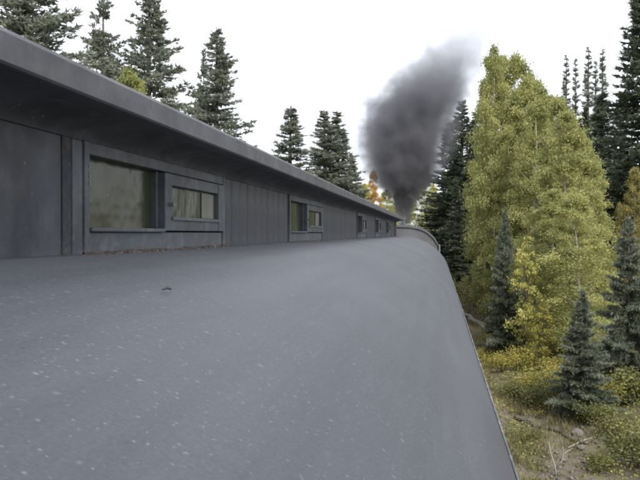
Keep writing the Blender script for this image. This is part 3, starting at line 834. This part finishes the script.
GL = 'conifers beyond the left side of the train'
ctree('conifer_tree', 'broad grey-green conifer at the top left corner, its top out of sight above the eave', GL, 'PIN', 0, 'pine', 26, 24, -75, 1.35)
ctree('conifer_tree', 'slim sparse conifer just right of the broad corner tree, gaps of sky through its limbs', GL, 'PIN', 1, 'pine', 104, 31, -20, 0.9)
ctree('conifer_tree', 'tall open-limbed conifer standing behind the yellow-green bush above the roof edge', GL, 'PIN', 2, 'pine', 150, 30, -18, 1.25)
ctree('conifer_tree', 'pointed solitary conifer against white sky, larger of the close pair', GL, 'PIN', 2, 'pine', 217, 36, 28, 1.3)
ctree('conifer_tree', 'thin low spire leaning on the left of the pointed solitary conifer', GL, 'PIN', 1, 'pine', 204, 37, 48, 0.6)
ctree('conifer_tree', 'small tidy conical conifer alone halfway along the eave', GL, 'SPR', 0, 'pine', 291, 52, 105, 1.85)
ctree('conifer_tree', 'full conifer with the left of two close tips, nearest the smoke on its left side', GL, 'SPR', 1, 'pine', 324, 54, 110, 1.8)
ctree('conifer_tree', 'full conifer with the right of two close tips, nearest the smoke on its left side', GL, 'SPR', 2, 'pine', 337, 55, 111, 2.0)
ctree('conifer_tree', 'short dark conifer between the twin-tipped conifers and the orange aspen', GL, 'SPR', 3, 'spruce', 352, 62, 152, 1.4)
ctree('aspen_tree', 'yellow-green leafy tree showing low between conifers above the roof edge', 'aspens beyond the left side of the train', 'ASP', 0, 'aspen', 130, 26, 70, 0.9, bark='aspenbark')
ctree('aspen_tree', 'orange autumn aspen beside the left edge of the smoke', 'aspens beyond the left side of the train', 'ASP', 1, 'aspenorange', 373, 66, 172, 0.7, bark='aspenbark')
ctree('aspen_tree', 'yellow aspen crown right behind the orange one', 'aspens beyond the left side of the train', 'ASP', 2, 'aspenyellow', 366, 74, 184, 1.0, bark='aspenbark')
GH = 'aspens ahead of the engine'
ctree('aspen_tree', 'pale green aspen left of the smoke column above the last coach windows', GH, 'ASP', 0, 'aspen', 386, 82, 190, 1.1, bark='aspenbark')
ctree('aspen_tree', 'pale green aspen directly behind the foot of the smoke column', GH, 'ASP', 1, 'aspen', 403, 92, 176, 1.0, bark='aspenbark')
ctree('aspen_tree', 'yellow-green aspen right of the foot of the smoke column', GH, 'ASP', 2, 'aspen', 421, 84, 160, 1.05, bark='aspenbark')
ctree('aspen_tree', 'yellowing aspen between the smoke and the dark spruces', GH, 'ASP', 0, 'aspenyellow', 433, 88, 185, 0.9, bark='aspenbark')

GD = 'dark spruces by the track ahead'
ctree('spruce_tree', 'dark spruce closest to the smoke on its right, overhanging the track', GD, 'SPR', 0, 'spruce', 450, 62, 120, 1.6)
ctree('spruce_tree', 'tallest dark spruce between the smoke and the aspens', GD, 'SPR', 1, 'spruce', 462, 58, 100, 1.55)
ctree('spruce_tree', 'dark spruce half hidden by the left edge of the aspen grove', GD, 'SPR', 2, 'spruce', 475, 54, 112, 1.5)
ctree('spruce_tree', 'low dark spruce at the foot of the dark clump nearest the roof edge', GD, 'SPR', 3, 'spruce', 456, 50, 178, 1.2)

GA = 'aspens of the grove right of the train'
for lab, i, u, dc, vt, wd in (
        ('tallest aspen of the green grove, its tip highest beside the smoke', 0, 494, 34, 49, 0.62),
        ('aspen with the second highest tip, right behind the tallest of the grove', 1, 514, 36, 60, 0.75),
        ('slim aspen on the smoke side of the grove, in front of dark spruces', 2, 487, 36, 80, 0.55),
        ('aspen at the shoulder of the grove below the thin spires', 0, 541, 36, 90, 0.95),
        ('aspen in the middle of the grove with a pale trunk showing below', 1, 531, 31, 104, 0.85),
        ('broad yellowish aspen at the front of the grove', 2, 563, 26, 112, 0.95),
        ('aspen at the outer right flank of the grove beside dark conifers', 0, 590, 28, 155, 0.95),
        ('low leafy aspen at the front right foot of the grove', 1, 582, 23, 196, 1.45),
        ('low leafy aspen behind the yellow sapling', 2, 551, 25, 190, 1.2),
        ('aspen behind the small blue spruce with the yellow sapling beside it', 1, 505, 33, 130, 0.75),
        ('leafy aspen between the two highest tips of the grove', 2, 503, 37, 58, 0.75),
        ('aspen sloping down from the second highest tip toward the shoulder', 0, 528, 37, 74, 0.9),
        ('aspen at the right shoulder of the grove just under the first thin spire', 1, 556, 33, 100, 0.9),
        ('aspen filling the right slope of the grove above the broad front one', 0, 579, 30, 133, 1.0),
        ('short aspen at the left foot of the grove', 2, 490, 37, 150, 0.7)):
    ctree('aspen_tree', lab, GA, 'ASP', i, 'aspen', u, dc, vt, wd, bark='aspenbark')

GR = 'conifers behind the aspen grove'
ctree('conifer_tree', 'first thin grey spire rising behind the shoulder of the grove', GR, 'SPIRE', 0, 'pine', 566, 52, 54, 0.8)  # pale needle colour of the thin spires stands in for sky bloom
ctree('conifer_tree', 'second thin grey spire, slightly lower than its neighbours', GR, 'SPIRE', 1, 'pine', 575, 54, 58, 0.8)
ctree('conifer_tree', 'thin grey spire with the highest tip of the five', GR, 'SPIRE', 0, 'pine', 588, 50, 46, 0.9)
ctree('conifer_tree', 'thin grey spire in the narrow gap right of the highest spire', GR, 'SPIRE', 1, 'pine', 595, 53, 60, 0.8)
ctree('conifer_tree', 'last thin grey spire toward the right edge, second highest', GR, 'SPIRE', 0, 'pine', 602, 51, 48, 0.9)
ctree('conifer_tree', 'full dark green conifer below the spires beside the aspens', GR, 'SPR', 0, 'spruce', 602, 44, 90, 1.5)
ctree('conifer_tree', 'conifer with a small pointed tip between the spires and the tall edge tree', GR, 'SPR', 1, 'spruce', 620, 42, 93, 1.25)
ctree('conifer_tree', 'very tall dark conifer cut off by the right edge of the picture', GR, 'SPR', 2, 'spruce', 645, 34, -45, 1.2)
ctree('conifer_tree', 'dark conifer filling the gap behind the outer aspen', GR, 'SPR', 3, 'spruce', 584, 48, 106, 1.5)
ctree('conifer_tree', 'shaded conifer low behind the middle of the grove', GR, 'SPR', 0, 'spruce', 528, 50, 150, 1.3)
ctree('conifer_tree', 'shaded conifer low behind the left of the grove', GR, 'SPR', 1, 'spruce', 503, 52, 150, 1.3)
ctree('conifer_tree', 'shaded conifer low behind the right flank of the grove', GR, 'SPR', 3, 'spruce', 625, 36, 165, 1.7)
ctree('aspen_tree', 'yellow autumn aspen at the right edge above the blue spruce', GR, 'ASP', 2, 'aspengold', 634, 29, 168, 0.7, bark='aspenbark')
ctree('aspen_tree', 'small gold-tinted aspen beside the yellow one at the right edge', GR, 'ASP', 1, 'aspengold', 619, 31, 205, 0.5, bark='aspenbark')

GB = 'young blue spruces on the bank'
ctree('young_spruce', 'young blue spruce at the near foot of the aspens, yellow brush around its base', GB, 'BLU', 0, 'bluespruce', 583, 16.5, 288, 0.80, H0=3.0)
ctree('young_spruce', 'largest blue spruce, cut by the right edge of the picture', GB, 'BLU', 1, 'bluespruce', 628, 19, 216, 0.72, H0=3.0)
ctree('young_spruce', 'slender grey-blue spruce left of the bright yellow sapling', GB, 'BLU', 0, 'bluespruce', 505, 24.5, 208, 0.48, H0=3.0)
ctree('young_spruce', 'stubby young spruce tucked under the slender grey-blue one', GB, 'BLU', 1, 'bluespruce', 517, 24, 290, 0.8, H0=3.0)
GS = 'yellow aspen saplings'
ctree('aspen_sapling', 'bright yellow sapling in front of the grove, right of the slender spruce', GS, 'SAP', 0, 'aspenyellow', 525, 23.0, 238, 0.68, H0=3.0, bark='bark')
ctree('aspen_sapling', 'shorter yellow-green sapling below the bright yellow one', GS, 'SAP', 1, 'brushyellow', 540, 22, 302, 0.9, H0=3.0, bark='bark')

# ------------------------------------------------------------------ brush on the bank
def gpt(u, v, dz=0.0):
    """where the sight line through (u, v) meets the ground"""
    dc = 8.0
    for _ in range(400):
        x, y = at(u, dc)
        if height_at(v, dc) <= gz(x, y) + dz: break
        dc += 0.1
    return x, y, dc


GBR = 'brush on the bank beside the train'
for lab, k, mt, u, v, h, wd in (
        ('yellow bush against the base of the near blue spruce', 0, 'brushyellow', 606, 408, 0.75, 1.1),
        ('green bush left of the near blue spruce', 1, 'brushgreen', 553, 408, 0.8, 1.2),
        ('yellow bush on the roof side of the near blue spruce', 2, 'brushyellow', 565, 384, 0.7, 1.2),
        ('bright yellow bush halfway between saplings and roof edge', 3, 'brushyellow', 526, 372, 0.7, 1.3),
        ('yellow-olive bush touching the roof edge just below the pale log', 0, 'brushyellow', 487, 366, 0.6, 1.3),
        ('pale bush right of the yellow-olive one by the roof edge', 1, 'brushyellow', 503, 372, 0.6, 1.3),
        ('rust brown low bush below the pale log', 2, 'brushred', 494, 354, 0.35, 1.3),
        ('green bush at the bottom right corner', 3, 'brushgreen', 636, 470, 0.7, 1.4),
        ('green bush on the right edge under the large blue spruce', 0, 'brushgreen', 632, 405, 1.0, 1.2),
        ('olive bush behind the pale log', 1, 'brusholive', 478, 308, 1.3, 1.3),
        ('green bush under the slender grey-blue spruce', 2, 'brushgreen', 506, 318, 0.9, 1.2),
        ('yellow bush under the bright yellow sapling', 3, 'brushyellow', 533, 336, 0.8, 1.1),
        ('green bush at the foot of the front aspens', 0, 'brushgreen', 558, 345, 1.2, 1.2),
        ('yellow-green bush between the front aspens and the near blue spruce', 1, 'brushyellow', 568, 360, 0.9, 1.2),
        ('olive bush close to the roof edge near the bare twigs', 2, 'brusholive', 528, 448, 0.35, 1.2),
        ('green bush low along the bottom of the picture right of the bare twigs', 3, 'brushgreen', 600, 474, 0.35, 1.5),
        ('olive bush beside the dark rocks', 0, 'brusholive', 536, 412, 0.55, 1.3),
        ('gold brown bush by the roof edge under the dark spruces', 1, 'brusholive', 456, 284, 1.2, 1.2),
        ('green bush under the left foot of the grove', 2, 'brushgreen', 489, 296, 1.3, 1.3),
        ('broad yellow-green bush in the open between the roof edge and the near blue spruce', 0, 'brushyellow', 540, 392, 0.6, 1.7),
        ('low green bush hugging the roof edge above the bare twigs', 1, 'brushgreen', 512, 398, 0.4, 1.5),
        ('yellow-green bush in front of the near blue spruce', 2, 'brushgreen', 590, 424, 0.5, 1.6),
        ('olive bush right of the dark rocks', 1, 'brusholive', 618, 440, 0.5, 1.4)):
    x, y, dc = gpt(u, v)
    plant('shrub', lab, 'shrub', GBR, 'BUSH%d' % k, BUSH[k], 'bark', mt, x, y, h, wd, 1.0, wood='stems', leaf='foliage')

LA, LB = gpt(450, 304), gpt(545, 346)


def on_debris(x, y):
    ax, ay, bx, by = LA[0], LA[1], LB[0], LB[1]; L2 = (bx - ax) ** 2 + (by - ay) ** 2
    t = max(0.0, min(1.0, ((x - ax) * (bx - ax) + (y - ay) * (by - ay)) / L2)); d = math.hypot(x - ax - t * (bx - ax), y - ay - t * (by - ay))
    return d < 1.1 or (abs(x - BP[0]) < 1.1 and abs(y - BP[1]) < 1.5) or (x - cx(y) < 2.5 + 0.5 * mnoise.noise((x, y * 0.6, 3.0)))


BP = gpt(592, 452)
# ground cover that nobody could count: grass and low brush leaves
rng = np.random.default_rng(11)
P, D, Ln, Rn = [], [], [], []
cnt = 0
while cnt < 5200:
    y = 4 + 42 * rng.random() ** 1.4; x = cx(y) + 2.0 + 11 * rng.random() ** 1.3
    den = mnoise.noise((x * 0.5, y * 0.5, 2.0)) + 0.35 * mnoise.noise((x * 1.7, y * 1.7, 6.0))
    if den < -0.12 + 0.22 * rng.random(): continue
    cnt += 1; z = gz(x, y); tone = rng.normal(0.5, 0.2); hh = rng.uniform(0.10, 0.34)
    for _ in range(20):
        P.append((x + rng.normal(0, 0.10), y + rng.normal(0, 0.10), z - 0.02)); D.append((rng.normal(0, 0.35), rng.normal(0, 0.35), 1.0)); Ln.append(hh * rng.uniform(0.6, 1.2)); Rn.append(tone + rng.normal(0, 0.12))
P = np.array(P); D = np.array(D)
V, Fa, rn = blades(P, D, np.array(Ln), rng.uniform(0.004, 0.010, len(P)), rng, np.clip(Rn, 0, 1))
tag(link('grass', np_mesh('grass', V, Fa, M['grass'], rn)), 'dry olive grass tufts on the bank', 'grass', kind='stuff')
for nm, mt, n, sd_, thr in (('undergrowth', 'brushgreen', 95000, 5, -0.12), ('yellow_undergrowth', 'brushyellow', 52000, 6, -0.02), ('fallen_leaves', 'brusholive', 22000, 8, -0.4)):
    rng = np.random.default_rng(sd_); Pn = []; rr = []
    while len(Pn) < n:
        y = 5 + 45 * rng.random() ** 1.3; x = cx(y) + 2.6 + 14 * rng.random()
        den = mnoise.noise((x * 0.45 + sd_ * 7, y * 0.45, 2.0)) + 0.4 * mnoise.noise((x * 1.5, y * 1.5, sd_ * 3.0))
        if den < thr or (nm != 'fallen_leaves' and on_debris(x, y)): continue
        z = gz(x, y); hh = 0.02 if nm == 'fallen_leaves' else min(0.55, 0.12 + 0.5 * max(0, den - thr)); tone = rng.normal(0.45, 0.17)
        for _ in range(12):
            Pn.append((x + rng.normal(0, 0.13), y + rng.normal(0, 0.13), z + hh * rng.random() + 0.01)); rr.append(tone + rng.normal(0, 0.12))
    Pn = np.array(Pn[:n]); V, Fa, rn = leaves(Pn, (0.035 if nm == 'fallen_leaves' else 0.047) * rng.uniform(0.6, 1.3, n), rng, np.clip(rr[:n], 0, 1))
    tag(link(nm, np_mesh(nm, V, Fa, M[mt], rn)), {'undergrowth': 'low green undergrowth covering the bank', 'yellow_undergrowth': 'low yellow autumn undergrowth between the bushes', 'fallen_leaves': 'fallen leaves scattered over the bank'}[nm], 'ground cover', kind='stuff')

# ------------------------------------------------------------------ logs, twigs, rocks
def log(name, label, cat, m, u0, v0, u1, v1, r, n=6, seed=1, lift=0.0):
    x0, y0, _ = gpt(u0, v0); x1, y1, _ = gpt(u1, v1); rnd = random.Random(seed); pts = []
    for k in range(n):
        t = k / (n - 1); x = x0 + (x1 - x0) * t + rnd.uniform(-0.04, 0.04); y = y0 + (y1 - y0) * t
        pts.append((x, y, gz(x, y) + r * 0.8 + lift + rnd.uniform(-0.02, 0.02)))
    q = MB(); q.tube(pts, [r * (1 - 0.35 * k / (n - 1)) for k in range(n)], 10)
    for k in range(1, n - 1):
        p = pts[k]; q.tube([p, (p[0] + rnd.uniform(-0.2, 0.2), p[1] + rnd.uniform(-0.2, 0.2), p[2] + r + rnd.uniform(0.05, 0.2))], [r * 0.22, r * 0.1], 5)
    return tag(q.build(name, M[m], smooth=True), label, cat, 'fallen timber on the bank')


log('fallen_log', 'long pale fallen log lying across the bank below the dark spruces', 'log', 'log', 470, 322, 540, 342, 0.13, seed=1)
log('fallen_log', 'short pale broken log near the roof edge, left end of the debris line', 'log', 'log', 461, 312, 485, 330, 0.11, seed=2)
log('fallen_log', 'dark fallen log just above the pale one', 'log', 'darklog', 505, 331, 536, 336, 0.12, seed=3)
log('fallen_log', 'thin dark dead pole running from the roof edge to the dark rocks', 'log', 'darklog', 516, 420, 584, 446, 0.045, n=8, seed=4)
log('fallen_log', 'thin fallen pole lying behind the bare twigs', 'log', 'log', 568, 452, 600, 438, 0.022, seed=5)
x, y, _ = gpt(497, 333); z = gz(x, y)
tag(MB().tube([(x, y, z - 0.1), (x + 0.02, y, z + 0.2), (x - 0.03, y + 0.02, z + 0.46)], [0.09, 0.07, 0.05], 9).build('stump', M['twig'], smooth=True), 'bleached white stub standing on the debris line', 'stump', 'fallen timber on the bank')

x, y, _ = gpt(557, 478); z = gz(x, y); q = MB()
q.tube([(x, y, z - 0.05), (x - 0.02, y, z + 0.16), (x - 0.10, y + 0.02, z + 0.42), (x - 0.13, y + 0.02, z + 0.62)], [0.022, 0.018, 0.013, 0.004], 7)
q.tube([(x - 0.02, y, z + 0.14), (x + 0.10, y + 0.02, z + 0.27), (x + 0.13, y, z + 0.42), (x + 0.30, y + 0.05, z + 0.52)], [0.017, 0.015, 0.010, 0.003], 7)
q.tube([(x + 0.13, y, z + 0.40), (x + 0.12, y + 0.03, z + 0.55)], [0.008, 0.003], 5)
q.tube([(x - 0.10, y + 0.02, z + 0.42), (x - 0.04, y + 0.05, z + 0.58)], [0.008, 0.003], 5)
tag(q.build('dead_branch', M['twig'], smooth=True), 'bleached forked branch sticking up at the bottom of the picture', 'branch')


def rock(label, u, v, r, seed):
    x, y, _ = gpt(u, v); bm = bmesh.new(); bmesh.ops.create_icosphere(bm, subdivisions=3, radius=1)
    for vv in bm.verts:
        n = vv.co.normalized(); k = 1 + 0.30 * mnoise.noise(n * 1.3 + Vector((seed * 3.1, 0, 0))) + 0.12 * mnoise.noise(n * 3.5 + Vector((0, seed * 2.2, 0)))
        vv.co = Vector((n.x * k * r * 1.2, n.y * k * r, n.z * k * r * 0.65))
    me = bpy.data.meshes.new('rock'); bm.to_mesh(me); bm.free(); me.materials.append(M['rock'])
    o = link('rock', me, None, (x, y, gz(x, y) + r * 0.2)); o.rotation_euler = (0, 0, seed)
    return tag(o, label, 'rock', 'rocks on the bank')


rock('largest grey rock on the bank, above the thin dead pole', 578, 436, 0.13, 1)
rock('small rock right below the largest grey rock', 581, 450, 0.09, 2)
rock('pale rock to the right of the largest grey rock', 604, 441, 0.09, 3)
rock('low rock by the right edge near the green corner bush', 619, 452, 0.10, 4)
rock('rock close to the roof edge at the left end of the debris line', 465, 330, 0.22, 5)
rock('rock below the middle of the long pale log', 512, 352, 0.16, 6)
rng = np.random.default_rng(21); vs = []; fs = []
for i in range(8000):
    y = 6 + 40 * rng.random() ** 1.5; x = cx(y) + 1.9 + 4.5 * rng.random() ** 1.4; r = 0.012 + 0.045 * rng.random() ** 3; z = gz(x, y) + r * 0.3; b0 = len(vs)
    for d in ((1, 0, 0), (-1, 0, 0), (0, 1, 0), (0, -1, 0), (0, 0, 1), (0, 0, -1)):
        vs.append((x + d[0] * r * rng.uniform(0.6, 1.5), y + d[1] * r * rng.uniform(0.6, 1.5), z + d[2] * r * rng.uniform(0.5, 0.9)))
    fs += [tuple(b0 + k for k in q_) for q_ in ((0, 2, 4), (2, 1, 4), (1, 3, 4), (3, 0, 4), (2, 0, 5), (1, 2, 5), (3, 1, 5), (0, 3, 5))]
tag(link('gravel', np_mesh('gravel', vs, fs, M['rock'])), 'loose stones strewn on the bank beside the track', 'gravel', kind='stuff')

# ------------------------------------------------------------------ smoke
SD = 42.5
px = SD / F
spine = [(404, 226, 6), (404, 212, 10), (404, 198, 17), (403, 178, 33), (403, 152, 45), (408, 125, 47), (420, 100, 47), (437, 74, 43), (454, 52, 34), (465, 32, 27), (472, 8, 22)]
z0 = height_at(226, SD); z1 = height_at(8, SD); HS = z1 - z0
sm = MB()
pts = []; rad = []
for (u, v, r) in spine: pts.append(((u - 404) * px, 0, (226 - v) * px)); rad.append(r * px * 1.35)
vs = []; fs = []; n = 20
for p_, r_ in zip(pts, rad):
    for k in range(n): a = 2 * math.pi * k / n; vs.append((p_[0] + r_ * math.cos(a), r_ * math.sin(a), p_[2]))
for i in range(len(pts) - 1):
    for k in range(n): fs.append((i * n + k, i * n + (k + 1) % n, (i + 1) * n + (k + 1) % n, (i + 1) * n + k))
fs.append(tuple(range(n))[::-1]); fs.append(tuple((len(pts) - 1) * n + k for k in range(n)))
sm.add(vs, fs)
m = bpy.data.materials.new('smoke'); m.use_nodes = True; nt = m.node_tree; nt.nodes.clear()
out = nt.nodes.new('ShaderNodeOutputMaterial'); pv = nt.nodes.new('ShaderNodeVolumePrincipled')
nt.links.new(pv.outputs[0], out.inputs['Volume'])
pv.inputs['Color'].default_value = (0.29, 0.295, 0.325, 1); pv.inputs['Anisotropy'].default_value = 0.1
t = nt.nodes.new('ShaderNodeTexCoord'); sp = nt.nodes.new('ShaderNodeSeparateXYZ')


def mth(op, a, b=None, c=None):
    k = N(nt, 'ShaderNodeMath', operation=op)
    for i, s in enumerate((a, b, c)):
        if s is None: continue
        if isinstance(s, (int, float)): k.inputs[i].default_value = s
        else: nt.links.new(s, k.inputs[i])
    return k.outputs[0]


# billowing: push the lookup point about with noise before measuring from the spine
nb1 = N(nt, 'ShaderNodeTexNoise', Scale=0.55, Detail=3, Roughness=0.55); nt.links.new(t.outputs['Object'], nb1.inputs['Vector'])
sb = nt.nodes.new('ShaderNodeVectorMath'); sb.operation = 'SUBTRACT'; sb.inputs[1].default_value = (0.5, 0.5, 0.5); nt.links.new(nb1.outputs['Color'], sb.inputs[0])
tz0 = nt.nodes.new('ShaderNodeSeparateXYZ'); nt.links.new(t.outputs['Object'], tz0.inputs[0])
amp = mth('MINIMUM', mth('MULTIPLY', mth('MAXIMUM', tz0.outputs[2], 0.0), 0.55), 2.4)
sc2 = nt.nodes.new('ShaderNodeVectorMath'); sc2.operation = 'SCALE'; nt.links.new(sb.outputs[0], sc2.inputs[0]); nt.links.new(amp, sc2.inputs['Scale'])
nb3 = N(nt, 'ShaderNodeTexNoise', Scale=1.7, Detail=3, Roughness=0.6); nt.links.new(t.outputs['Object'], nb3.inputs['Vector'])
sb3 = nt.nodes.new('ShaderNodeVectorMath'); sb3.operation = 'SUBTRACT'; sb3.inputs[1].default_value = (0.5, 0.5, 0.5); nt.links.new(nb3.outputs['Color'], sb3.inputs[0])
sc3 = nt.nodes.new('ShaderNodeVectorMath'); sc3.operation = 'SCALE'; nt.links.new(sb3.outputs[0], sc3.inputs[0]); nt.links.new(mth('MULTIPLY', amp, 0.55), sc3.inputs['Scale'])
ad0 = nt.nodes.new('ShaderNodeVectorMath'); ad0.operation = 'ADD'; nt.links.new(t.outputs['Object'], ad0.inputs[0]); nt.links.new(sc3.outputs[0], ad0.inputs[1])
ad = nt.nodes.new('ShaderNodeVectorMath'); ad.operation = 'ADD'; nt.links.new(ad0.outputs[0], ad.inputs[0]); nt.links.new(sc2.outputs[0], ad.inputs[1])
nt.links.new(ad.outputs[0], sp.inputs[0])
tt = mth('MINIMUM', mth('MAXIMUM', mth('DIVIDE', sp.outputs[2], HS), 0.0), 1.0)


def curve(vals, lo, hi):
    fc = nt.nodes.new('ShaderNodeFloatCurve'); cu = fc.mapping.curves[0]
    ptsc = [((226 - v) * px / HS, (x - lo) / (hi - lo)) for v, x in vals]
    while len(cu.points) < len(ptsc): cu.points.new(0.5, 0.5)
    for p_, (a, c) in zip(cu.points, ptsc): p_.location = (a, c)
    fc.mapping.update(); nt.links.new(tt, fc.inputs['Value'])
    return mth('ADD', mth('MULTIPLY', fc.outputs[0], hi - lo), lo)


xs_ = curve([(v, (u - 404) * px) for u, v, r in spine], -1.0, 5.0)
rs_ = curve([(v, r * px) for u, v, r in spine], 0.0, 3.0)
de_ = curve([(226, 3.2), (200, 2.6), (175, 1.7), (140, 1.35), (105, 1.05), (80, 0.6), (60, 0.36), (42, 0.20), (26, 0.09), (8, 0.0)], 0.0, 4.0)
dx = mth('SUBTRACT', sp.outputs[0], xs_)
dist = mth('DIVIDE', mth('SQRT', mth('ADD', mth('MULTIPLY', dx, dx), mth('MULTIPLY', sp.outputs[1], sp.outputs[1]))), rs_)
nb2 = N(nt, 'ShaderNodeTexNoise', Scale=1.0, Detail=5, Roughness=0.6); nt.links.new(t.outputs['Object'], nb2.inputs['Vector'])
dist = mth('ADD', dist, mth('MULTIPLY', mth('SUBTRACT', nb2.outputs[0], 0.5), 0.85))
mr = N(nt, 'ShaderNodeMapRange', interpolation_type='SMOOTHSTEP'); nt.links.new(dist, mr.inputs[0])
mr.inputs[1].default_value = 1.14; mr.inputs[2].default_value = 0.52; mr.inputs[3].default_value = 0.0; mr.inputs[4].default_value = 1.0
nt.links.new(mth('MULTIPLY', mr.outputs[0], de_), pv.inputs['Density'])
so = sm.build('smoke', m)
so.location = (SX, SY, z0); so.rotation_euler = (0, 0, YAW)
tag(so, 'dark grey coal smoke plume billowing up from the engine and leaning right', 'smoke', kind='stuff')
m.cycles.volume_step_rate = 0.25 if hasattr(m.cycles, 'volume_step_rate') else None
